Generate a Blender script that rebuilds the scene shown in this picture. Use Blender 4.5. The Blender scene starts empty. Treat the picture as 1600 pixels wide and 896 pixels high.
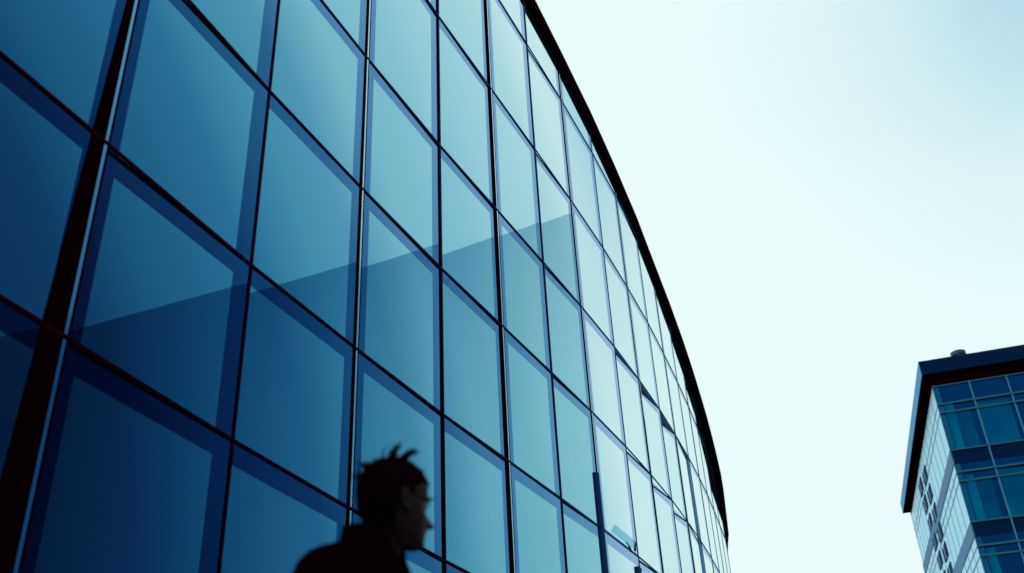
import bpy, bmesh, math, random
from mathutils import Vector, Matrix
random.seed(7)
sc = bpy.context.scene
col = sc.collection
R = math.radians
CH = 0.72                                   # camera height above the pavement
F_PX, PITCH, ROLL = 1513.8666, 0.5350543, -0.0554853

# ------------------------------------------------------------------ helpers
class MB:
    """collects polygons into one mesh"""
    def __init__(s): s.v = []; s.f = []
    def poly(s, pts):
        i = len(s.v); s.v += [tuple(p) for p in pts]; s.f.append(list(range(i, i + len(pts))))
    def hexa(s, p):                         # 8 corners: bottom loop 0-3, top loop 4-7
        i = len(s.v); s.v += [tuple(q) for q in p]
        for f in ((3, 2, 1, 0), (4, 5, 6, 7), (0, 1, 5, 4), (1, 2, 6, 5), (2, 3, 7, 6), (3, 0, 4, 7)):
            s.f.append([i + k for k in f])
    def box(s, x0, x1, y0, y1, z0, z1, T=lambda p: p):
        s.hexa([T(Vector(q)) for q in ((x0, y0, z0), (x1, y0, z0), (x1, y1, z0), (x0, y1, z0),
                                       (x0, y0, z1), (x1, y0, z1), (x1, y1, z1), (x0, y1, z1))])
    def loops(s, rings, closed=True, cap=True):
        i = len(s.v); n = len(rings[0])
        for r in rings: s.v += [tuple(q) for q in r]
        for a in range(len(rings) - 1):
            for b in range(n if closed else n - 1):
                c = (b + 1) % n
                s.f.append([i + a * n + b, i + a * n + c, i + (a + 1) * n + c, i + (a + 1) * n + b])
        if cap:
            s.f.append([i + k for k in range(n)][::-1]); s.f.append([i + (len(rings) - 1) * n + k for k in range(n)])
    def tube(s, pts, rad, n=10):
        pts = [Vector(p) for p in pts]
        if not isinstance(rad, (list, tuple)): rad = [rad] * len(pts)
        rings = []
        for k, p in enumerate(pts):
            d = (pts[min(k + 1, len(pts) - 1)] - pts[max(k - 1, 0)]).normalized()
            u = d.cross(Vector((0, 0, 1)) if abs(d.z) < .9 else Vector((1, 0, 0))).normalized(); w = d.cross(u)
            rings.append([p + (u * math.cos(2 * math.pi * j / n) + w * math.sin(2 * math.pi * j / n)) * rad[k] for j in range(n)])
        s.loops(rings)
    def build(s, name, m, parent=None, smooth=False, fix=True):
        me = bpy.data.meshes.new(name); me.from_pydata(s.v, [], s.f); me.update()
        if fix:
            b = bmesh.new(); b.from_mesh(me); bmesh.ops.recalc_face_normals(b, faces=b.faces); b.to_mesh(me); b.free()
        me.materials.append(m)
        for p in me.polygons: p.use_smooth = smooth
        o = bpy.data.objects.new(name, me); col.objects.link(o)
        if parent is not None:
            o.parent = parent
            o.matrix_parent_inverse = Matrix.Translation(parent.location).inverted()
        return o
def empty(name, loc, label, cat, group=None):
    o = bpy.data.objects.new(name, None); col.objects.link(o); o.location = loc; o.empty_display_size = .3
    o['label'] = label; o['category'] = cat
    if group: o['group'] = group
    return o
def structure(o): o['kind'] = 'structure'; return o

# ---------------------------------------------------------------- materials
def newmat(name):
    m = bpy.data.materials.new(name); m.use_nodes = True; nt = m.node_tree; nt.nodes.clear()
    out = nt.nodes.new('ShaderNodeOutputMaterial'); return m, nt, out
def N(nt, t, **kw):
    n = nt.nodes.new('ShaderNode' + t)
    for k, v in kw.items():
        if k in n.inputs: n.inputs[k].default_value = v
        else: setattr(n, k, v)
    return n
def pbr(name, c, rough=.5, metal=0, spec=.5, noise=0, scale=8., bump=0, bscale=60., coat=0):
    m, nt, out = newmat(name)
    p = N(nt, 'BsdfPrincipled'); p.inputs['Roughness'].default_value = rough; p.inputs['Metallic'].default_value = metal
    p.inputs['Specular IOR Level'].default_value = spec; p.inputs['Coat Weight'].default_value = coat
    p.inputs['Base Color'].default_value = (*c, 1)
    tc = N(nt, 'TexCoord')
    if noise:
        n = N(nt, 'TexNoise', Scale=scale, Detail=6.); nt.links.new(tc.outputs['Object'], n.inputs['Vector'])
        r = N(nt, 'ValToRGB'); e = r.color_ramp.elements
        e[0].position = .3; e[1].position = .7
        e[0].color = (*[x * (1 - noise) for x in c], 1); e[1].color = (*[x * (1 + noise) for x in c], 1)
        nt.links.new(n.outputs['Fac'], r.inputs['Fac']); nt.links.new(r.outputs['Color'], p.inputs['Base Color'])
    if bump:
        n = N(nt, 'TexNoise', Scale=bscale, Detail=5.); nt.links.new(tc.outputs['Object'], n.inputs['Vector'])
        b = N(nt, 'Bump', Strength=bump, Distance=.01); nt.links.new(n.outputs['Fac'], b.inputs['Height'])
        nt.links.new(b.outputs['Normal'], p.inputs['Normal'])
    nt.links.new(p.outputs[0], out.inputs[0]); return m
SKY = (.84, .98, 1.0)
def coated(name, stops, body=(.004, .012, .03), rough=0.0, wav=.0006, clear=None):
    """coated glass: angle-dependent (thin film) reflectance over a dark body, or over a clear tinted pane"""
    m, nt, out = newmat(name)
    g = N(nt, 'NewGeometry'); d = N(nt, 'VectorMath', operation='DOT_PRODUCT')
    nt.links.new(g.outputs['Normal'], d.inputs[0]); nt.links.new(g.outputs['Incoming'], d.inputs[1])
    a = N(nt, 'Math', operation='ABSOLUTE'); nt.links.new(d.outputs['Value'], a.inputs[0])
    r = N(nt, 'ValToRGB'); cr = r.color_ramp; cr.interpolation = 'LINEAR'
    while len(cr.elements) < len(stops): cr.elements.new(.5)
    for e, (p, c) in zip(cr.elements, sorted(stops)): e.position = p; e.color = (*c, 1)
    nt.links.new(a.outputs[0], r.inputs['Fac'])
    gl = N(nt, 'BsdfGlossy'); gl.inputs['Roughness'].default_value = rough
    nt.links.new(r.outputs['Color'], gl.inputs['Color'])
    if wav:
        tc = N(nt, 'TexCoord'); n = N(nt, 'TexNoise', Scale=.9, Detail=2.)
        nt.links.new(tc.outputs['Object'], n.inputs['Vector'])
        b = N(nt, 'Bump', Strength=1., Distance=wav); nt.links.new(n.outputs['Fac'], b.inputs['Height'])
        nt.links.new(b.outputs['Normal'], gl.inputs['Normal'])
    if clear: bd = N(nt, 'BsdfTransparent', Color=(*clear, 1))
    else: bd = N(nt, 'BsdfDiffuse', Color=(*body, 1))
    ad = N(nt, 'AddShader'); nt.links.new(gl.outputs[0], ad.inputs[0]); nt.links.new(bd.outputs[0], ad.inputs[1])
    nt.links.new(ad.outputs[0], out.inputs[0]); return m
def lin(rgb):
    return tuple((c / 255 / 12.92) if c / 255 <= .04045 else ((c / 255 + .055) / 1.055) ** 2.4 for c in rgb)
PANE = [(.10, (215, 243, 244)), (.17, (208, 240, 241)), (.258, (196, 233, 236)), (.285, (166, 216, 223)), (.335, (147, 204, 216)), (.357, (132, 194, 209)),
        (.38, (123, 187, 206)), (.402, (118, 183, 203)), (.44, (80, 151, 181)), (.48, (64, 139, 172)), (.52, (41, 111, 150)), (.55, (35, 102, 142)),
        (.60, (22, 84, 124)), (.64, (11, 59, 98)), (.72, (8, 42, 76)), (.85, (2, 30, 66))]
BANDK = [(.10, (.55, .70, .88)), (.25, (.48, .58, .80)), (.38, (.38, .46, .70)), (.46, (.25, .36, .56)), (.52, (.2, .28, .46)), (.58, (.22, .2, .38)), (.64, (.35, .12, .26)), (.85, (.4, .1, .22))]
def refl(c): return tuple(min(1, a / b) for a, b in zip(lin(c), SKY))
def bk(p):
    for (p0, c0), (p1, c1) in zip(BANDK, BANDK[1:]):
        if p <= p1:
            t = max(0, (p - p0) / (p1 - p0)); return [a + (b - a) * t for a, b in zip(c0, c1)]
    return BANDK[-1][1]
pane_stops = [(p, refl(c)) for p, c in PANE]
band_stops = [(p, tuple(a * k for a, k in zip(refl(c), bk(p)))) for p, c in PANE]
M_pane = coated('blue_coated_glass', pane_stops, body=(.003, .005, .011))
M_band = coated('glass_edge_shade', band_stops, body=(.001, .003, .01))  # shade of the frame depth, painted as a darker glass tint
MET = [(0, (90, 140, 180)), (.15, (62, 112, 158)), (.24, (40, 84, 134)), (.32, (20, 44, 84)), (.42, (16, 10, 28)), (.6, (22, 0, 10)), (1, (24, 0, 8))]
M_dark = coated('dark_anodised_metal', [(p, refl(c)) for p, c in MET], body=(.002, .0002, .0008), rough=.25, wav=0)
M_fin = pbr('dark_maroon_fin', (.0045, .0002, .0017), 1, spec=0)
M_strip = coated('polished_metal_strip', [(.1, refl((225, 246, 247))), (.3, refl((185, 226, 233))), (.42, refl((140, 196, 214))), (.52, refl((80, 142, 176))), (.62, refl((46, 98, 142))), (.8, refl((30, 80, 125)))], body=(.004, .01, .02), rough=.12, wav=0)
M_roofedge = pbr('roof_edge_metal', (.007, .0003, .0018), 1, spec=0, noise=.2, scale=2)
M_clad = pbr('dark_cladding', (.03, .04, .06), .6, noise=.2, scale=1.)
M_plinth = pbr('stone_plinth', (.12, .13, .15), .8, noise=.25, scale=3, bump=.2)

# ------------------------------------------------------------- curved facade
PX = [-2.55, -2.02, -1.45, -.8, -.15, .5, 1.13, 1.78, 2.36, 2.93, 3.45, 3.96, 4.44, 4.87, 5.29, 5.71, 6.13, 6.41, 6.43, 6.2, 5.72, 5.02, 4.1, 2.99, 1.7, .27]
PY = [4.8, 6.35, 7.86, 9.48, 10.98, 12.49, 13.99, 15.6, 17.15, 18.75, 20.34, 21.95, 23.54, 25.05, 26.61, 28.21, 29.81, 31.44, 33.1, 34.73, 36.32, 37.82, 39.19, 40.41, 41.46, 42.29]
nodes = {i + 1: Vector((x, y)) for i, (x, y) in enumerate(zip(PX, PY))}
back = (nodes[1] - nodes[2]).normalized()
for i in range(0, -5, -1): nodes[i] = nodes[i + 1] + back * 1.63
M0, M1 = -4, 26
def roof(m):
    z = (9.52503839 - .264997303 * (m - 10) - .2330283 * max(m - 15.5, 0) ** 1.5) * 1.25 + min(max(.31 + .048 * (m - 7), .08), .72)
    return max(z, 6.0) + CH if m > 15.5 else z + CH
TZ = {-1: (14.62, -.0168), 0: (12.306, -.0168), 1: (9.984, .0047), 2: (7.831, .0384), 3: (5.952, .0142), 4: (4.096, .0021), 5: (2.425, -.0419), 6: (.75, -.015), 7: (-.45, 0)}
def tz(t, m): return TZ[t][0] + TZ[t][1] * (m - 7) + CH
def nrm(m):                                  # outward normal at a mullion
    a, b = nodes[max(m - 1, M0)], nodes[min(m + 1, M1)]; d = (b - a).normalized(); return Vector((d.y, -d.x))
C_r = Vector((1, 0, 0)); C_u = Vector((0, -math.sin(PITCH), math.cos(PITCH))); C_w = Vector((0, math.cos(PITCH), math.sin(PITCH)))
cr_, sr_ = math.cos(ROLL), math.sin(ROLL)
CR, CU = C_r * cr_ + C_u * sr_, C_u * cr_ - C_r * sr_
def proj(p):
    p = p - Vector((0, 0, CH)); w = p.dot(C_w)
    if w < .2: return None
    return 800 + F_PX * p.dot(CR) / w, 448 - F_PX * p.dot(CU) / w

fac = empty('glass_building', (nodes[7].x, nodes[7].y, 0), 'curved blue glass curtain wall building with dark mullions and a sloping dark roof edge', 'building')
panes = []
PROT = {1: -.8, 3: .4, 4: .5, 5: .2, 6: -.6, 8: -1.25, 9: -3.2, 10: -4.9, 11: 1.15}
for m in range(M0, M1):
    A, B = nodes[m], nodes[m + 1]; L = (B - A).length; d = (B - A) / L; n = Vector((d.y, -d.x))
    for t in range(-1, 8):
        up, lo = t - 1, t
        us = [L * k / 12 for k in range(13)]
        rt = math.tan(R(PROT.get(m, 0) if m < 8 or t >= 3 else 0))     # each pane sits at its own slight angle
        def P(u, z, o=0): q = A + d * u + n * (o - (u - (L if rt < 0 else 0)) * rt); return Vector((q.x, q.y, z))
        def hi_t(u): return tz(up, m + u / L) if up >= -1 else 99
        def lo_t(u): return tz(lo, m + u / L)
        def top(u): return min(hi_t(u), roof(m) + (roof(m + 1) - roof(m)) * u / L)
        def strip(u0, u1, lo_f, hi_f, mb, o):
            xs = [u0 + (u1 - u0) * k / 12 for k in range(13)]
            ok = [x for x in xs if hi_f(x) > lo_f(x) + .004]
            if len(ok) < 2: return False
            mb.poly([P(x, lo_f(x), o) for x in ok] + [P(x, hi_f(x), o) for x in reversed(ok)]); return True
        pm = MB(); bm_ = MB()
        dbl = (m % 2 == 1); dbr = ((m + 1) % 2 == 1)
        wl = .145 if dbl else 0; wr = .205 if not dbr else (.165 if m == 0 else .2)
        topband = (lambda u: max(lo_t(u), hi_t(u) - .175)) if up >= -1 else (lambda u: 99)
        if not strip(wl, L - wr, lo_t, lambda u: min(top(u), topband(u)), pm, 0): continue
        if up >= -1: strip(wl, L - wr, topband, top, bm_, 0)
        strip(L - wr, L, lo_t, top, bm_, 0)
        b2_ = MB()
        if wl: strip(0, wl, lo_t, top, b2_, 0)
        # how large it shows
        pr = [proj(v) for v in pm.v and [Vector(v) for v in pm.v]]
        area = 0
        if all(pr) and m < 16:
            pr = [(min(max(x, 0), 1600), min(max(y, 0), 896)) for x, y in pr]
            area = abs(sum(a[0] * b[1] - b[0] * a[1] for a, b in zip(pr, pr[1:] + pr[:1]))) / 2
        panes.append((area, pm, bm_, b2_))
panes.sort(key=lambda q: -q[0])
rest_p, rest_b = MB(), MB()
for k, (area, pm, bm_, b2_) in enumerate(panes):
    if k < 98 and area > 0:
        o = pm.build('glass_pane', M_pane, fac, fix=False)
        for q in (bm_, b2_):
            if q.v: q.build('edge_shade_band', M_band, o, fix=False)  # strips along pane edges that carry the painted frame shade
    else:
        for src, dst in ((pm, rest_p), (bm_, rest_b), (b2_, rest_b)):
            i = len(dst.v); dst.v += src.v; dst.f += [[a + i for a in f] for f in src.f]
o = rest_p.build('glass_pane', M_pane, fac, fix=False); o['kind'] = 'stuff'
b = rest_b.build('edge_shade_band', M_band, o, fix=False); b['kind'] = 'stuff'

def vbar(mb, m, t0, t1, o0, o1, z0, z1):
    q = nodes[m]; n = nrm(m); d = Vector((-n.y, n.x))
    c = [q + d * t0 + n * o0, q + d * t1 + n * o0, q + d * t1 + n * o1, q + d * t0 + n * o1]
    mb.hexa([Vector((p.x, p.y, z0)) for p in c] + [Vector((p.x, p.y, z1)) for p in c])
for m in range(M0, M1 + 1):
    zt = roof(m) - .002
    mb = MB()
    if m % 2 == 1:
        if m < 2:                            # the near fins widen towards the pavement
            q = nodes[m]; n = nrm(m); d = Vector((-n.y, n.x)); hh_ = 6.2; c = []
            for z_, w_ in ((0, .30), (hh_, .068), (zt, .05)):
                c.append([Vector((*(q + d * a_ + n * o_), z_)) for a_, o_ in ((-w_, -.1), (-.012, -.1), (-.012, .006), (-w_, .006))])
            mb.loops(c)
        else: vbar(mb, m, -.058, -.012, -.1, .006, 0, zt)
        vbar(mb, m, .014, .034, -.1, .006, 0, zt)
        mu = mb.build('mullion', M_fin, fac)
        s = MB(); vbar(s, m, -.0115, .0135, -.018, .0055, .01, zt - .01); s.build('metal_strip', M_strip, mu)
    else:
        vbar(mb, m, -.016, .016, -.1, .006, 0, zt); mb.build('mullion', M_dark, fac)
M_ret = pbr('blue_return_strip', (.22, .52, .75), .7, spec=.1)
for m in (12,):                       # the panes beside these stand slightly turned: a strip closes the step
    s = MB(); t1 = -.0585 if m % 2 else -.0135; vbar(s, m, t1 - .006, t1, -.12, -.0005, .01, roof(m) - .03); s.build('return_strip', M_ret, fac)
for m in (8, 9, 10, 11):                     # and a sill plate over the top of the turned panes
    A, B = nodes[m], nodes[m + 1]; d = (B - A).normalized(); n = Vector((d.y, -d.x)); L = (B - A).length; rt = math.tan(R(PROT[m]))
    e0_, e1_ = (L * rt - .004, -.004) if rt < 0 else (-.004, -L * rt - .004)
    z0, z1 = tz(2, m) - .016, tz(2, m + 1) - .016; s = MB()
    a0, a1, b0, b1 = A - n * .0005, A + n * e0_, B - n * .0005, B + n * e1_
    s.hexa([Vector((*a1, z0 - .006)), Vector((*b1, z1 - .006)), Vector((*b0, z1 - .006)), Vector((*a0, z0 - .006)), Vector((*a1, z0)), Vector((*b1, z1)), Vector((*b0, z1)), Vector((*a0, z0))])
    s.build('return_strip', M_ret, fac)
for t in range(-1, 7):
    mb = MB()
    for m in range(M0, M1):
        A, B = nodes[m], nodes[m + 1]; L = (B - A).length; d = (B - A) / L; n = Vector((d.y, -d.x))
        z0, z1 = tz(t, m), tz(t, m + 1); r0, r1 = roof(m), roof(m + 1)
        u0, u1 = 0., 1.
        if z0 > r0 and z1 > r1: continue
        if z0 > r0 or z1 > r1:
            k = (r0 - z0) / ((r0 - z0) - (r1 - z1))
            if z0 > r0: u0 = k
            else: u1 = k
        pts = []
        for dz in (-.013, .013):
            for u, oo in ((u0, -.006), (u1, -.006), (u1, .010), (u0, .010)):
                q = A + d * (u * L) + n * oo; pts.append(Vector((q.x, q.y, z0 + (z1 - z0) * u + dz)))
        mb.hexa(pts)
    mb.build('transom', M_dark, fac)
# roof edge: a proud dark band that follows the sloping top
rings = []
mm = [M0 + k * .25 for k in range((M1 - M0) * 4 + 1)]
def at_m(m):
    i = int(math.floor(m)); i = min(i, M1 - 1); u = m - i
    q = nodes[i] * (1 - u) + nodes[i + 1] * u; n = (nrm(i) * (1 - u) + nrm(i + 1) * u).normalized(); return q, n
for m in mm:
    q, n = at_m(m); z = roof(m)
    hx_ = min(max(0, .016 * (m - 6)), .17)
    ov_ = .08 + min(max(0, .02 * (m - 11)), .11)
    pr = [(-.35, 0), (ov_ - .01, 0), (ov_, .012), (ov_, .35 + hx_), (ov_ - .01, .362 + hx_), (-.35, .362 + hx_)]
    rings.append([Vector(((q + n * o).x, (q + n * o).y, z + h)) for o, h in pr])
mb = MB(); mb.loops(rings); mb.build('roof_edge', M_roofedge, fac)
# roof sheet, rear wall, plinth
mb = MB(); ro_, rw_ = [], []
for m in mm:
    q, n = at_m(m); z = roof(m) + .2; b_ = q - n * 6
    ro_.append([Vector((*(q - n * .34), z)), Vector((*b_, z))]); rw_.append([Vector((*b_, 0)), Vector((*b_, z))])
mb.loops(ro_, closed=False, cap=False); mb.build('roof', M_clad, fac)
mb = MB(); mb.loops(rw_, closed=False, cap=False)
for m in (M0, M1):
    q, n = at_m(m); b_ = q - n * 6; z = roof(m) + .2
    mb.poly([Vector((*q, 0)), Vector((*b_, 0)), Vector((*b_, z)), Vector((*q, z))])
mb.build('rear_wall', M_clad, fac)
mb = MB(); pl = []
for m in mm:
    q, n = at_m(m); pl.append([Vector((*(q + n * o), h)) for o, h in ((-.3, .004), (.1, .004), (.1, .38), (.08, .40), (-.3, .40))])
mb.loops(pl); mb.build('plinth', M_plinth, fac)
# added strips, blade and arm stand in for reflected shapes low in the glass
M_reflected = pbr('navy_reflection_strip', (.012, .055, .15), .8, spec=0)
mb = MB(); vbar(mb, 7, -.13, -.06, -.01, .04, .41, tz(3, 7) - 1.02); mb.build('reflection_strip', M_reflected, fac)
mb = MB(); vbar(mb, 8, -.2, -.023, -.01, .035, .41, tz(4, 8) - .2); mb.build('reflection_strip', M_reflected, fac)
M_blade = coated('tinted_reflection_blade', [(0, (.3, .35, .36)), (.5, (.05, .06, .06)), (1, (.03, .04, .04))], clear=(.62, .80, .86), wav=0)
A, B = nodes[7], nodes[8]; L = (B - A).length; d = (B - A) / L; n = Vector((d.y, -d.x))
def FP(u, z, o): q = A + d * u + n * o; return Vector((q.x, q.y, z))
zc = tz(4, 7.5)
mb = MB(); mb.hexa([FP(.28, zc + .03, .03), FP(1.42, zc + .03, .03), FP(1.42, zc + .125, .10), FP(.28, zc + .125, .10),
                    FP(.28, zc + .045, .03), FP(1.42, zc + .045, .03), FP(1.42, zc + .14, .10), FP(.28, zc + .14, .10)])
bl = mb.build('reflection_blade', M_blade, fac)
mb = MB(); mb.tube([FP(1.46, zc + .02, .03), FP(1.45, zc + .10, .05), FP(1.42, zc + .15, .07), FP(1.40, zc + .17, .10)], [.02, .018, .012, .006], 8)
mb.build('reflection_arm', M_reflected, bl, smooth=True)

# ------------------------------------------------ office building, right side
S2 = 2.0                                     # size and distance of the office block
cx, cy, cz = 21.017 * S2, 45.4945 * S2, 19.6609 * S2 + CH; yaw = -.272; lx, ly = .0339, .0513
ca, sa = math.cos(yaw), math.sin(yaw)
def T2(p):                                    # (u along the front, v along the side, h from the glass top)
    u, v, h = (k * S2 for k in p); return Vector((cx + u * ca - v * sa + lx * h, cy + u * sa + v * ca + ly * h, cz + h))
base = T2((0, 0, -cz / S2))
off = empty('office_building', base, 'office block with blue glass front, pale panelled side and overhanging dark roof slab at right', 'building')
FW, LD, WM, BH = 5.199, 23.65, 1.733, -cz / S2
G2 = [(.02, (190, 228, 235)), (.12, (172, 217, 228)), (.3, (120, 180, 200)), (.5, (50, 110, 150)), (.7, (10, 62, 104)), (1., (4, 48, 92))]
M_side = coated('pale_glazed_panel', [(0.0, refl((200, 234, 240))), (.12, refl((160, 208, 222))), (.3, refl((140, 195, 212))), (.6, refl((60, 110, 150))), (1, refl((30, 70, 110)))], body=(.05, .11, .14), rough=.25, wav=0)
M_front = coated('front_glazing', [(0, refl((190, 228, 235))), (.3, refl((60, 120, 160))), (.7, refl((2, 45, 85))), (1., refl((1, 32, 66)))], clear=(.10, .66, .70), wav=.003)
M_rail = pbr('rail_metal', (.022, .135, .225), .6, spec=.05)
M_slab = coated('navy_slab_metal', [(0, refl((110, 165, 195))), (.25, refl((76, 136, 174))), (.45, refl((20, 62, 104))), (.8, refl((4, 24, 50))), (1, refl((3, 20, 44)))], body=(.001, .004, .012), rough=.3, wav=0)
M_spand = pbr('spandrel_navy', (.0014, .018, .062), .6, spec=0)
M_sband = pbr('slate_band', (.085, .25, .44), .6, spec=.1)
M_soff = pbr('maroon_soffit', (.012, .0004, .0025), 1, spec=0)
M_mul2 = pbr('pale_mullion_metal', (.06, .25, .37), .6, spec=.05)
M_joint = pbr('joint_line', (.09, .26, .34), .6)
M_win2 = coated('dark_window', [(0, (.02, .06, .13)), (.5, (.008, .02, .06)), (1, (.005, .015, .04))], body=(.004, .004, .015), wav=0)
M_int = pbr('interior_teal_wall', (.03, .85, .92), .8, noise=.25, scale=.5)
M_cur = pbr('interior_blind', (.004, .36, .46), .9, noise=.35, scale=.4)
M_ceil = pbr('interior_ceiling', (.004, .05, .12), .9)
M_red = pbr('interior_dark_room', (.02, .003, .01), .9)
def prt(name, mat, boxes, parent=off):
    mb = MB()
    for b_ in boxes: mb.box(*b_, T=T2)
    return mb.build(name, mat, parent)
# roof slab, upper wall, soffit
OF = .3955
sl = prt('roof_slab', M_slab, [(-OF, FW + OF, -OF, 24.56, .6022, 1.3615)])
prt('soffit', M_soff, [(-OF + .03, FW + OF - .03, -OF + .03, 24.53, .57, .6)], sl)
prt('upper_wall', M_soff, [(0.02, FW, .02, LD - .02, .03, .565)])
sidew = MB(); sidew.box(.0, .25, .03, LD, BH, .03, T=T2); sw = sidew.build('side_wall', M_side, off)
prt('rear_wall', M_clad, [(.27, FW, LD - .3, LD, BH, .03)]); prt('end_wall', M_clad, [(FW - .3, FW - .01, .3, LD - .32, BH, .03)])
ns = 6
for k in range(ns):
    z = -3.6 * k
    zb = max(z - 3.449, BH)
    if z - 3.449 < BH: break
    s_ = prt('spandrel', M_spand, [(.03, FW, .0, .3, z - 4.157, z - 3.449)])
    prt('floor_slab', M_ceil, [(.27, FW - .32, .32, LD - .33, z - 4.1, z - 3.5)])
    prt('side_band', M_sband, [(-.03, .0, .0, LD, z - 4.157, z - 3.449)])
    for r0, r1 in ((.998, 0), (1.459, 0)):
        prt('rail', M_rail, [(.0, FW, -.07, -.0, z - r0 - .045, z - r0 + .045)])
        prt('joint', M_joint, [(-.012, .0, .0, LD, z - r0 - .03, z - r0 + .03)], sw)
    prt('rail', M_rail, [(.0, FW, -.06, -.0, z - 3.449 - .05, z - 3.449 + .02)])
    # panes of this storey, interior column, blind
    nb = 3
    ztop = z - .557 if k else z + .02
    for i in range(nb):
        u0, u1 = i * WM + .04, (i + 1) * WM - .04
        prt('glass_pane', M_front, [(u0, u1, .03, .05, z - 3.449, ztop)])
    prt('interior_column', M_int, [(.42 + 2 * j * WM, .82 + 2 * j * WM, .7, 1.0, z - 3.47, ztop - .42 if k else ztop - .75) for j in range(2)])
    rnd = random.Random(k * 3 + 1)
    for i in range(nb):
        dark = (k == 2) or (k < 2 and i == 2) or rnd.random() < .12 and i > 1
        d0 = 1.2 if i == 0 else .55
        prt('interior_blind', M_red if dark else M_cur, [(i * WM + (.30 if i == 0 else .12), (i + 1) * WM - .1, d0, d0 + .05, z - 3.47, z - (1.0 if not dark else .75))])
    prt('ceiling_beam', M_rail, [(1.5, FW - .4, .5, .62, z - .85, z - .72)])
    prt('interior_wall', M_ceil, [(.27, FW - .35, 3.2, 3.3, z - 3.49, ztop)])
prt('corner_post', M_rail, [(-.02, .035, -.02, .028, BH, .02)])
for i in range(1, 4):
    prt('mullion', M_mul2, [(i * WM - .032, i * WM + .032, -.05, .028, BH, .02)])
prt('head_rail', M_rail, [(-.02, FW, -.03, .0, -.03, .04)])
prt('joint', M_joint, [(-.01, 0, v - .025, v + .025, BH, .02) for v in [1.75 * i for i in range(1, 14)]], sw)
for colv, dz in ((14.1, -.45), (10.95, -.75)):
    for i in range(16):
        h = dz - 1.15 * i
        if h - .8 < BH + 1: break
        w_ = prt('window', M_win2, [(-.04, -.001, colv - .95, colv + .95, h - .76, h)])
        prt('mullion_bar', M_side, [(-.055, -.04, colv - .06, colv + .06, h - .75, h - .01)], w_)
prt('plinth', M_plinth, [(-.1, FW + .1, -.12, LD + .1, BH + .004, BH + .5)])
# roof vent on the slab
mb = MB(); vr = []
for hh_, rr in ((1.362, .32), (1.75, .32), (1.75, .38), (1.95, .38), (1.99, .30)):
    vr.append([T2((1.75 + rr * math.cos(a * math.pi / 10), .6 + rr * math.sin(a * math.pi / 10), hh_)) for a in range(20)])
mb.loops(vr); mb.build('roof_vent', pbr('vent_metal', (.008, .05, .09), .4, metal=.3), off)

# -------------------------------- tower across the street, seen mirrored in the glass
tw = empty('neighbour_tower', (85, 85, 0), 'pale blue tower across the street mirrored as the darker patch in the curved glass', 'building')
M_tower = coated('tower_glass_cladding', [(0, (.17, .25, .34)), (.62, (.18, .28, .385)), (.65, (.19, .34, .46)), (.69, (.25, .43, .56)), (.73, (.38, .55, .65)), (.77, (.50, .65, .72)), (.83, (.64, .79, .82)), (1, (.68, .82, .85))], body=(.01, .03, .06), rough=.15, wav=0)
M_tglass = coated('tower_window_glass', [(0, (.17, .25, .34)), (.62, (.18, .28, .385)), (.65, (.19, .34, .46)), (.69, (.25, .43, .56)), (.73, (.38, .55, .65)), (.77, (.50, .65, .72)), (.83, (.64, .79, .82)), (1, (.68, .82, .85))], body=(.01, .03, .06), rough=.05, wav=0)
e0 = Vector((54.1, 74.45)); tx = Vector((math.cos(R(19)), -math.sin(R(19)))); ty = Vector((math.sin(R(47)), math.cos(R(47))))
def T3(p): q = e0 + tx * p.x + ty * p.y; return Vector((q.x, q.y, p.z))
TH = 65.84 + CH
mb = MB(); mb.box(0, 120, 0, 30, 0, TH - .88, T=T3); mb.build('wall', M_tower, tw)
mb = MB(); mb.box(-.005, 120.005, -.005, 30.005, TH - .88, TH, T=T3); mb.build('parapet', M_tower, tw)
for k in range(1, 17):
    mb = MB(); mb.box(1.0, 119, -.006, -.002, k * 3.8, k * 3.8 + 2.0, T=T3); mb.build('window_band', M_tglass, tw)

# ------------------------------------------------------------------- ground
M_asph = pbr('asphalt', (.045, .047, .052), .9, noise=.25, scale=4, bump=.3, bscale=120)
M_pave = pbr('paving', (.20, .21, .22), .85, noise=.15, scale=2, bump=.2)
M_kerb = pbr('kerb_stone', (.28, .29, .30), .8, noise=.15, scale=4)
M_paint = pbr('road_paint', (.75, .76, .76), .7, noise=.1, scale=10)
mb = MB(); mb.poly([(-900, -900, -.13), (900, -900, -.13), (900, 900, -.13), (-900, 900, -.13)]); structure(mb.build('ground', M_asph))
mb = MB(); pv = []
for m in mm:
    q, n = at_m(m)
    pv.append([Vector((*(q - n * .25), -.126)), Vector((*(q + n * 4.6), -.126)), Vector((*(q + n * 4.6), 0)), Vector((*(q - n * .25), 0))])
mb.loops(pv[:84]); structure(mb.build('pavement', M_pave))
mb = MB(); kb = []
for m in mm[:84]:
    q, n = at_m(m); kb.append([Vector((*(q + n * o), h)) for o, h in ((4.602, -.126), (4.75, -.126), (4.75, .004), (4.602, .004))])
mb.loops(kb); structure(mb.build('kerb', M_kerb))
mb = MB()
for k in range(0, 84, 6):
    a_, n1 = at_m(mm[k]); b_, n2_ = at_m(mm[k + 2])
    mb.poly([Vector((*(a_ + n1 * 8), -.125)), Vector((*(a_ + n1 * 8.14), -.125)), Vector((*(b_ + n2_ * 8.14), -.125)), Vector((*(b_ + n2_ * 8), -.125))])
structure(mb.build('road_marking', M_paint))

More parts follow.
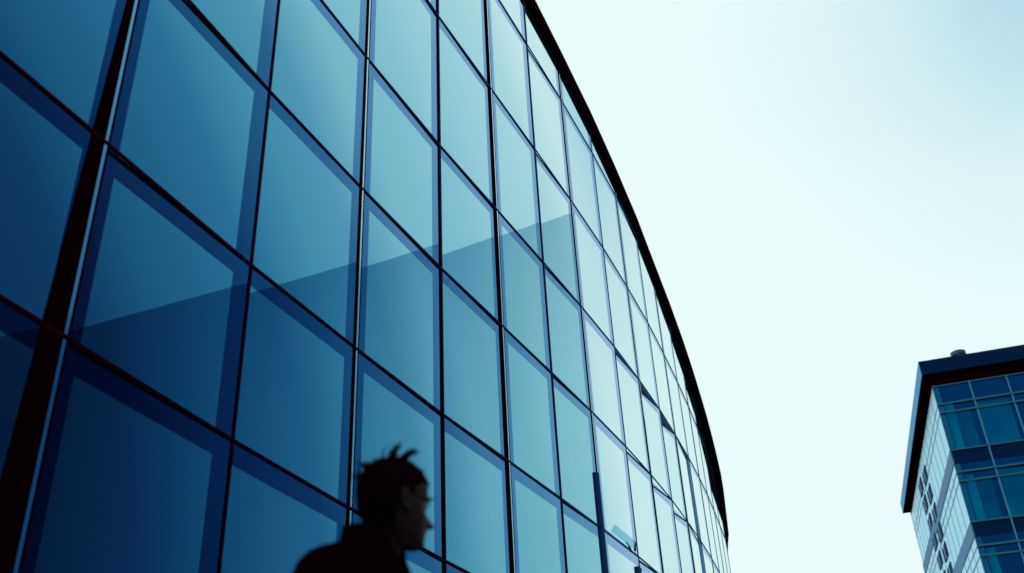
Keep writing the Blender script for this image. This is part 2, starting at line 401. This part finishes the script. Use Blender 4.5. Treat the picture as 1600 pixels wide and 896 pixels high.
# ------------------------------------------------------------------- person
def grid_from_capsules(name, caps, voxel, smooth_it, extra=None):
    """tapered capsules and lofts fused by voxel remesh into one continuous skin"""
    bm = bmesh.new()
    for a, b_, ra, rb, sx in caps:
        a, b_ = Vector(a), Vector(b_); d = b_ - a; ln = max(d.length, 1e-4); d.normalize()
        u = d.cross(Vector((0, 1, 0)) if abs(d.y) < .9 else Vector((1, 0, 0))).normalized(); w = d.cross(u)
        # u, w frame; sx squashes along local y (body left-right) via scale on the offset
        rings = []
        for k in range(5): t = math.pi / 2 * (k / 5); rings.append((a - d * ra * math.cos(t), ra * math.sin(t)))
        for k in range(5): s = k / 4; rings.append((a + d * ln * s, ra + (rb - ra) * s))
        for k in range(1, 6): t = math.pi / 2 * (k / 5); rings.append((b_ + d * rb * math.sin(t), rb * math.cos(t)))
        vs = []
        for c, r in rings[1:-1]:
            row = []
            for j in range(16):
                o = (u * math.cos(j * math.pi / 8) + w * math.sin(j * math.pi / 8)) * r
                row.append(bm.verts.new(c + Vector((o.x * sx[0], o.y * sx[1], o.z * sx[2]))))
            vs.append(row)
        for r0, r1 in zip(vs, vs[1:]):
            for j in range(16): bm.faces.new((r0[j], r0[(j + 1) % 16], r1[(j + 1) % 16], r1[j]))
        bm.faces.new(vs[0][::-1]); bm.faces.new(vs[-1])
    for rings in (extra or []):
        vs = [[bm.verts.new(p) for p in r] for r in rings]; n = len(vs[0])
        for r0, r1 in zip(vs, vs[1:]):
            for j in range(n): bm.faces.new((r0[j], r0[(j + 1) % n], r1[(j + 1) % n], r1[j]))
        bm.faces.new(vs[0][::-1]); bm.faces.new(vs[-1])
    bmesh.ops.recalc_face_normals(bm, faces=bm.faces)
    me = bpy.data.meshes.new(name); bm.to_mesh(me); bm.free()
    o = bpy.data.objects.new(name, me); col.objects.link(o)
    md = o.modifiers.new('r', 'REMESH'); md.mode = 'VOXEL'; md.voxel_size = voxel
    if smooth_it:
        s = o.modifiers.new('s', 'SMOOTH'); s.iterations = smooth_it; s.factor = .5
    dg = bpy.context.evaluated_depsgraph_get(); dg.update()
    me2 = bpy.data.meshes.new_from_object(o.evaluated_get(dg))
    bpy.data.objects.remove(o, do_unlink=True); bpy.data.meshes.remove(me)
    me2.name = name
    for p in me2.polygons: p.use_smooth = True
    return me2
I3 = (1, 1, 1)
def interp(tab, z):
    for a, b_ in zip(tab, tab[1:]):
        if a[0] <= z <= b_[0]:
            t = (z - a[0]) / (b_[0] - a[0]); t = t * t * (3 - 2 * t) * .5 + t * .5
            return [x + (y - x) * t for x, y in zip(a[1:], b_[1:])]
    return tab[0][1:] if z < tab[0][0] else tab[-1][1:]
# z relative to the eye line: face front, back of skull, half width
HEAD = [(-.122, .070, .005, .022), (-.112, .085, -.005, .036), (-.10, .088, -.018, .045), (-.085, .086, -.035, .053), (-.07, .088, -.055, .058), (-.05, .089, -.078, .064),
        (-.03, .089, -.092, .069), (0, .086, -.101, .073), (.022, .096, -.104, .075), (.045, .096, -.105, .076), (.07, .088, -.101, .074),
        (.095, .066, -.087, .063), (.112, .036, -.062, .046), (.122, .008, -.032, .024), (.125, -.010, -.014, .006)]
def gs(x, c, w): return math.exp(-((x - c) / w) ** 2)
def head_rings(grow=0., mask=None):
    rings = []
    zs = [-.122 + (.247) * k / 60 for k in range(61)]
    for z in zs:
        fr, bk_, w = interp(HEAD, z); c = (fr + bk_) / 2 * .4 - .012; row = []
        for j in range(64):
            th = 2 * math.pi * j / 64; ct, st = math.cos(th), math.sin(th)
            ex = 2.2
            q = (abs(ct) ** ex + abs(st) ** ex) ** (-1 / ex)
            x = c + (fr - c if ct > 0 else c - bk_) * ct * q; y = w * st * q
            if ct > 0:
                nose = (.036 * gs(z, -.047, .012) + .022 * gs(z, -.03, .016) + .010 * gs(z, -.008, .014)) * gs(y, 0, .013 if z > -.04 else .016)
                lips = (.014 * gs(z, -.071, .006) + .012 * gs(z, -.085, .006) - .003 * gs(z, -.078, .003)) * gs(y, 0, .024)
                chin = .010 * gs(z, -.108, .012) * gs(y, 0, .022)
                eye = -.013 * gs(z, -.002, .011) * (gs(y, .032, .016) + gs(y, -.032, .016))
                brow = .006 * gs(z, .018, .008) * (gs(y, .03, .022) + gs(y, -.03, .022))
                cheek = .004 * gs(z, -.03, .018) * (gs(y, .045, .018) + gs(y, -.045, .018))
                x += nose + lips + chin + eye + brow + cheek
            o = Vector((x, y, z)); dirn = Vector((ct, st * 1.1, max(0, z - .05) * 8)).normalized()
            row.append(o + dirn * grow)
        rings.append(row)
    return rings
def ear_caps(Mx):
    out = []
    for s in (1, -1):
        pts = []
        for k in range(10):
            a = R(-60 + 300 * k / 9 - 50)
            pts.append(Vector((-.012 - .014 * math.cos(a) - .004 * math.sin(a), s * (.079 + .006 * (1 if math.cos(a) > 0 else .2)), -.005 + .027 * math.sin(a))))
        for a, b_ in zip(pts, pts[1:]): out.append((Mx @ a, Mx @ b_, .0048, .0048, I3))
        out.append((Mx @ Vector((-.004, s * .070, -.02)), Mx @ Vector((-.012, s * .080, .008)), .013, .011, I3))
        out.append((Mx @ Vector((-.003, s * .074, -.034)), Mx @ Vector((-.006, s * .077, -.028)), .007, .007, I3))
    return out
# body frame: +x forward, +y left, z up, origin on the pavement between the feet
V = Vector
EYE = 1.60
Mh = Matrix.Translation(V((.035, 0, EYE))) @ Matrix.Rotation(R(4), 4, 'Y')      # head pitch inside the turned neck
HEADYAW = R(55)
Mh = Matrix.Translation(V((.0, 0, 0))) @ Matrix.Translation(V((.055, 0, EYE))) @ Matrix.Rotation(HEADYAW, 4, 'Z') @ Matrix.Rotation(R(1), 4, 'Y')
caps = []
def limb(pts, rad, sx=I3):
    for (a, b_), (ra, rb) in zip(zip(pts, pts[1:]), zip(rad, rad[1:])): caps.append((a, b_, ra, rb, sx))
limb([V((-.012, 0, 1.38)), V((.008, 0, 1.46)), V((.032, 0, 1.54))], [.062, .056, .055], (1, .95, 1))
limb([V((-.01, 0, .95)), V((0, 0, 1.08)), V((-.01, 0, 1.22)), V((-.015, 0, 1.36))], [.11, .10, .115, .10], (1, 1.35, 1))
for s in (1, -1):
    limb([V((-.015, s * .02, 1.43)), V((-.02, s * .17, 1.395))], [.055, .06])
    limb([V((-.02, s * .19, 1.39)), V((-.045, s * .235, 1.12)), V((.03, s * .25, .88))], [.052, .041, .028])
    limb([V((.0, s * .09, .93)), V((s * .06 + .02, s * .10, .50)), V((s * .13 - .03, s * .10, .09))], [.092, .058, .038])
    limb([V((s * .13 - .05, s * .10, .045)), V((s * .13 + .12, s * .115, .035))], [.04, .03])
    # hand: palm, four unequal bent fingers, thumb
    w0 = V((.03, s * .25, .88)); limb([w0, w0 + V((.015, s * .004, -.045)), w0 + V((.02, s * .0, -.085))], [.026, .036, .034], (1, .45, 1))
    for k, ln in enumerate((.068, .078, .073, .056)):
        f0 = w0 + V((.048 - .021 * k, 0, -.098)); f1 = f0 + V((.004, -s * .006, -ln * .5)); f2 = f1 + V((-.003, -s * .016, -ln * .32)); f3 = f2 + V((-.005, -s * .014, -ln * .2))
        limb([f0 + V((-.002, 0, .02)), f0, f1, f2, f3], [.0095, .0095, .009, .008, .007])
    limb([w0 + V((.035, -s * .004, -.03)), w0 + V((.062, -s * .016, -.062)), w0 + V((.068, -s * .024, -.092))], [.014, .011, .008])
me = grid_from_capsules('body', caps + ear_caps(Mh), .0048, 2, [[[Mh @ p for p in r] for r in head_rings()]])
hx, hy, hz = -.3276, 2.4, 0
FWD = R(7 - 0)                                   # image-right direction at the head
BODYYAW = R(7 - 25)
person = empty('person', (0, 0, 0), 'person in dark jacket with short tufted hair below the curved glass, head turned in profile', 'person')
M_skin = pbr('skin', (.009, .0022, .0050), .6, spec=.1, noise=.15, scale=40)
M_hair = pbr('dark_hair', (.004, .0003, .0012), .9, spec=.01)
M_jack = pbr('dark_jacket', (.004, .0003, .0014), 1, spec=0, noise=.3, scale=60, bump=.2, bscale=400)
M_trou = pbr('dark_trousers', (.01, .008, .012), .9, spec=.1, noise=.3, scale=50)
M_shoe = pbr('black_shoe', (.01, .01, .011), .4)
M_eye = pbr('eye_white', (.05, .045, .05), .4); M_iris = pbr('iris', (.02, .012, .01), .1)
def addmesh(name, me, m, parent=person):
    me.materials.clear(); me.materials.append(m)
    o = bpy.data.objects.new(name, me); col.objects.link(o); o.parent = parent; return o
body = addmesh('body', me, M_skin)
for s in (1, -1):
    mb = MB(); c = V((.074, s * .032, -.002)); rr = .0125
    mb.loops([[Mh @ (c + V((rr * math.cos(t) , rr * math.sin(t) * math.cos(a), rr * math.sin(t) * math.sin(a)))) for a in [2 * math.pi * j / 16 for j in range(16)]] for t in [math.pi * (k + .3) / 9 for k in range(9)]])
    e = mb.build('eye', M_eye, body, smooth=True)
    mb = MB(); mb.loops([[Mh @ (c + V((rr * math.cos(t) + .0006, rr * math.sin(t) * math.cos(a), rr * math.sin(t) * math.sin(a)))) for a in [2 * math.pi * j / 16 for j in range(16)]] for t in (.1, .3, .5)])
    # eyebrow and lashes as tapered tufts
    mb2 = MB()
    for k in range(26):
        yy = s * (.012 + .036 * k / 25); zz = .020 + .007 * math.sin(math.pi * k / 25) - .004 * k / 25
        x0 = .096 - .7 * (abs(yy) - .012) ** 1.35
        mb2.tube([Mh @ V((x0, yy, zz)), Mh @ V((x0 + .006, yy + s * .004, zz + .002)), Mh @ V((x0 + .007, yy + s * .009, zz + .001))], [.0022, .0016, .0003], 5)
    mb2.build('eyebrow', M_hair, body)
    mb2 = MB()
    for k in range(12):
        yy = s * (.022 + .022 * k / 11); x0 = .0855 - .25 * abs(abs(yy) - .032)
        mb2.tube([Mh @ V((x0, yy, .005)), Mh @ V((x0 + .007, yy + s * .001, .006)), Mh @ V((x0 + .011, yy + s * .002, .010))], [.001, .0007, .0002], 4)
    mb2.build('eyelash', M_hair, body)
# ---- hair: cap grown off the skull plus clumps and a tufted crown
def hairline(x):                                # lowest z that carries hair at a given depth x (front +)
    if x > .06: return .062
    if x > .02: return .062 - (.06 - x) / .04 * .02
    if x > -.002: return .042 - (.02 - x) / .022 * .075
    if x > -.03: return .028
    return -.075
rg = head_rings(0.0); rg2 = head_rings(.009)
mb = MB(); idx = {}
def hv(i, j):
    j %= 64
    if (i, j) not in idx:
        p = rg2[i][j]; q = rg[i][j]; k = min(1, max(0, (q.z - hairline(q.x)) / .02)); p = q.lerp(p, .25 + .75 * k)
        idx[(i, j)] = len(mb.v); mb.v.append(tuple(Mh @ p))
    return idx[(i, j)]
sites = []
for i in range(60):
    for j in range(64):
        c = (rg[i][j] + rg[i + 1][(j + 1) % 64]) / 2
        if c.z > hairline(c.x):
            mb.f.append([hv(i, j), hv(i, j + 1), hv(i + 1, j + 1), hv(i + 1, j)]); sites.append((i, j))
mb.f.append([hv(60, j) for j in range(64)])
rn = random.Random(3)
for k in range(2400):
    i, j = rn.choice(sites); p = rg[i][j].lerp(rg2[i][j], .6)
    out = (rg2[i][j] - rg[i][j]).normalized()
    down = V((-.35, 0, -1)) if p.x < .0 else V((.55, 0, -.2))
    if p.z > .085: down = V((rn.uniform(-.6, .9), rn.uniform(-.5, .5), .25))
    g = (down - out * down.dot(out)); g = g.normalized() if g.length > .1 else V((1, 0, 0))
    g = (g + V((rn.gauss(0, .35), rn.gauss(0, .35), rn.gauss(0, .2)))).normalized()
    ln = rn.uniform(.007, .015)
    lift = rn.uniform(.05, .32)
    a = p; b_ = p + (g + out * lift * 1.4) * ln * .5; c = p + (g + out * lift * .8) * ln
    mb.tube([Mh @ a, Mh @ b_, Mh @ c], [.0022, .0016, .0003], 4)
def tuft(base, tip, bend, n, r, ln_var=.3, spread=.012):
    for k in range(n):
        o = V((rn.gauss(0, spread), rn.gauss(0, spread), rn.gauss(0, spread * .3)))
        b0 = base + o; t0 = tip + o * .35 + V((rn.gauss(0, .006), rn.gauss(0, .006), rn.gauss(0, .006)))
        s = 1 - rn.random() * ln_var; t0 = b0 + (t0 - b0) * s
        mid = (b0 + t0) / 2 + bend
        mb.tube([Mh @ b0, Mh @ (b0 * .5 + mid * .5 + bend * .15), Mh @ mid, Mh @ (mid * .45 + t0 * .55 + bend * .1), Mh @ t0], [r, r * .95, r * .75, r * .5, r * .12], 5)
tuft(V((-.018, -.01, .118)), V((.006, .0, .188)), V((-.009, 0, .007)), 30, .0029, spread=.008)
tuft(V((.0, -.005, .120)), V((.064, -.02, .168)), V((.004, 0, .017)), 26, .0027, spread=.007)
tuft(V((-.055, .0, .112)), V((-.054, .02, .138)), V((-.004, 0, .003)), 14, .0020, spread=.008)
tuft(V((-.075, .01, .095)), V((-.096, .03, .108)), V((-.006, 0, .004)), 40, .0022, spread=.018)
tuft(V((-.09, .02, .075)), V((-.108, .04, .074)), V((-.004, 0, .002)), 24, .0020, spread=.016)
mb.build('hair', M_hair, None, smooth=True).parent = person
# ---- clothes
caps = []
limb([V((-.01, 0, .86)), V((0, 0, 1.08)), V((-.015, 0, 1.24)), V((-.022, 0, 1.36))], [.128, .122, .138, .118], (1, 1.32, 1))
for s in (1, -1):
    limb([V((-.02, s * .02, 1.435)), V((-.025, s * .10, 1.40)), V((-.03, s * .205, 1.352))], [.092, .088, .096])
    limb([V((-.03, s * .215, 1.34)), V((-.05, s * .243, 1.12)), V((.028, s * .25, .90))], [.094, .062, .045])
jm = grid_from_capsules('jacket', caps, .008, 4)
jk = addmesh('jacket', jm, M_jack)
mb = MB(); rings = []                            # stand-up collar, open at the throat
for (h, ro2, kx) in ((1.425, .112, 0), (1.47, .098, 0), (1.515, .090, .0), (1.535, .087, .0)):
    rings.append([V((-.012 + kx * -1 + ro2 * math.cos(a), ro2 * .98 * math.sin(a), h + .012 * (-math.cos(a)) - .03 * max(0, math.cos(a)) ** 2)) for a in [R(28 + 304 * j / 40) for j in range(41)]])
inner = [[V((p.x * .93, p.y * .92, p.z + .002)) for p in r] for r in reversed(rings)]
mb.loops(rings + inner, closed=False, cap=False); c_ = mb.build('collar', M_jack, None, smooth=True); c_.parent = jk
caps = []
limb([V((-.005, 0, .97)), V((-.005, 0, .9))], [.115, .118], (1, 1.3, 1))
for s in (1, -1): limb([V((.0, s * .09, .90)), V((s * .06 + .02, s * .10, .50)), V((s * .13 - .03, s * .10, .10))], [.105, .075, .062])
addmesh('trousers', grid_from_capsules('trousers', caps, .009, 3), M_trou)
for s in (1, -1):
    caps = []; x = s * .13
    limb([V((x - .06, s * .10, .055)), V((x + .02, s * .105, .06)), V((x + .14, s * .115, .04))], [.05, .048, .038], (1, .95, 1))
    limb([V((x - .03, s * .10, .06)), V((x - .03, s * .10, .12))], [.05, .048])
    sm = grid_from_capsules('shoe', caps, .007, 2)
    for v in sm.vertices: v.co.z = max(v.co.z, .003)
    addmesh('shoe', sm, M_shoe)
# turn and place the figure so that the head stands where the photo shows it
hc = Matrix.Rotation(BODYYAW, 4, 'Z') @ (Mh @ V((0, 0, 0)))
person.location = (-.363 - hc.x, 2.655 - hc.y, 0.0)
person.rotation_euler = (0, 0, BODYYAW)

# ------------------------------------------------------------- light and sky
w = bpy.data.worlds.new('World'); sc.world = w; w.use_nodes = True; nt = w.node_tree; nt.nodes.clear()
sky = nt.nodes.new('ShaderNodeTexSky'); sky.sky_type = 'NISHITA'; sky.sun_disc = False
SEL, SAZ = 52, 250                                # sun behind the curved building, veiled by cloud
sky.sun_elevation = R(SEL); sky.sun_rotation = R(SAZ); sky.dust_density = 3
tc = nt.nodes.new('ShaderNodeTexCoord'); mp = nt.nodes.new('ShaderNodeMapping'); mp.inputs['Scale'].default_value = (1, 1, 2.2)
nz = nt.nodes.new('ShaderNodeTexNoise'); nz.inputs['Scale'].default_value = 2.1; nz.inputs['Detail'].default_value = 5; nz.inputs['Roughness'].default_value = .45
# cloud cover: bright and even, thinning to pale blue high up on the right
d0 = (CR * (1640 - 800) + CU * (448 + 70) + C_w * F_PX).normalized()
e1 = V((math.sin(R(75)) * math.cos(R(33)), math.cos(R(75)) * math.cos(R(33)), math.sin(R(33))))
a1 = e1.angle((CR * (1600 - 800) + CU * 448 + C_w * F_PX).normalized())
dt = nt.nodes.new('ShaderNodeVectorMath'); dt.operation = 'DOT_PRODUCT'; dt.inputs[1].default_value = d0
ac = nt.nodes.new('ShaderNodeMath'); ac.operation = 'ARCCOSINE'
nm = nt.nodes.new('ShaderNodeMath'); nm.operation = 'MULTIPLY_ADD'; nm.inputs[1].default_value = .2; nm.inputs[2].default_value = -.10
sm = nt.nodes.new('ShaderNodeMath'); sm.operation = 'ADD'
rp = nt.nodes.new('ShaderNodeValToRGB'); e = rp.color_ramp.elements; rp.color_ramp.interpolation = 'LINEAR'
e[0].position = .0; e[0].color = (.45, .735, .835, 1); e[1].position = .31; e[1].color = (.85, .995, 1.0, 1)
for p_, c_ in ((.06, (.55, .80, .875)), (.12, (.665, .87, .915)), (.2, (.765, .935, .96))):
    q_ = e.new(p_); q_.color = (*c_, 1)
mlt = nt.nodes.new('ShaderNodeVectorMath'); mlt.operation = 'SCALE'; mlt.inputs['Scale'].default_value = 10.0
mx = nt.nodes.new('ShaderNodeMixRGB'); mx.inputs['Fac'].default_value = .96
bg = nt.nodes.new('ShaderNodeBackground'); bg.inputs['Strength'].default_value = .1; ow = nt.nodes.new('ShaderNodeOutputWorld')
L_ = nt.links.new
L_(tc.outputs['Generated'], mp.inputs['Vector']); L_(mp.outputs[0], nz.inputs['Vector']); L_(nz.outputs['Fac'], nm.inputs[0])
L_(tc.outputs['Generated'], dt.inputs[0]); L_(dt.outputs['Value'], ac.inputs[0]); L_(ac.outputs[0], sm.inputs[0]); L_(nm.outputs[0], sm.inputs[1]); d2 = nt.nodes.new('ShaderNodeVectorMath'); d2.operation = 'DOT_PRODUCT'; d2.inputs[1].default_value = e1
c2 = nt.nodes.new('ShaderNodeMath'); c2.operation = 'ARCCOSINE'
m2 = nt.nodes.new('ShaderNodeMapRange'); m2.inputs['From Min'].default_value = a1; m2.inputs['From Max'].default_value = a1 - .11
m2.inputs['To Min'].default_value = 0; m2.inputs['To Max'].default_value = .35
s2 = nt.nodes.new('ShaderNodeMath'); s2.operation = 'ADD'
L_(tc.outputs['Generated'], d2.inputs[0]); L_(d2.outputs['Value'], c2.inputs[0]); L_(c2.outputs[0], m2.inputs['Value'])
L_(sm.outputs[0], s2.inputs[0]); L_(m2.outputs[0], s2.inputs[1]); L_(s2.outputs[0], rp.inputs['Fac'])
L_(rp.outputs['Color'], mlt.inputs[0]); L_(sky.outputs['Color'], mx.inputs['Color1']); L_(mlt.outputs[0], mx.inputs['Color2'])
L_(mx.outputs['Color'], bg.inputs['Color']); L_(bg.outputs[0], ow.inputs[0])
sl_ = bpy.data.lights.new('sun', 'SUN'); sl_.energy = .6; sl_.angle = R(20); sl_.color = (1, .97, .92)
so = bpy.data.objects.new('sun', sl_); col.objects.link(so); so.location = (-20, -5, 40)
sd = V((math.sin(R(SAZ)) * math.cos(R(SEL)), math.cos(R(SAZ)) * math.cos(R(SEL)), math.sin(R(SEL))))
so.rotation_euler = sd.to_track_quat('Z', 'Y').to_euler()

# ------------------------------------------------------------------- camera
cam = bpy.data.cameras.new('camera'); co = bpy.data.objects.new('camera', cam); col.objects.link(co)
cam.sensor_width = 36; cam.lens = F_PX / 1600 * 36; cam.clip_start = .05; cam.clip_end = 3000
mt = Matrix.Identity(4)
for k, a in enumerate((CR, CU, -C_w)):
    for r_ in range(3): mt[r_][k] = a[r_]
mt.translation = V((0, 0, CH)); co.matrix_world = mt
cam.dof.use_dof = True; cam.dof.focus_distance = 15; cam.dof.aperture_fstop = 1.7
sc.camera = co
vs = sc.view_settings; vs.view_transform = 'Standard'; vs.look = 'None'; vs.exposure = 0; vs.gamma = 1
sc.cycles.max_bounces = 8; sc.cycles.transparent_max_bounces = 12
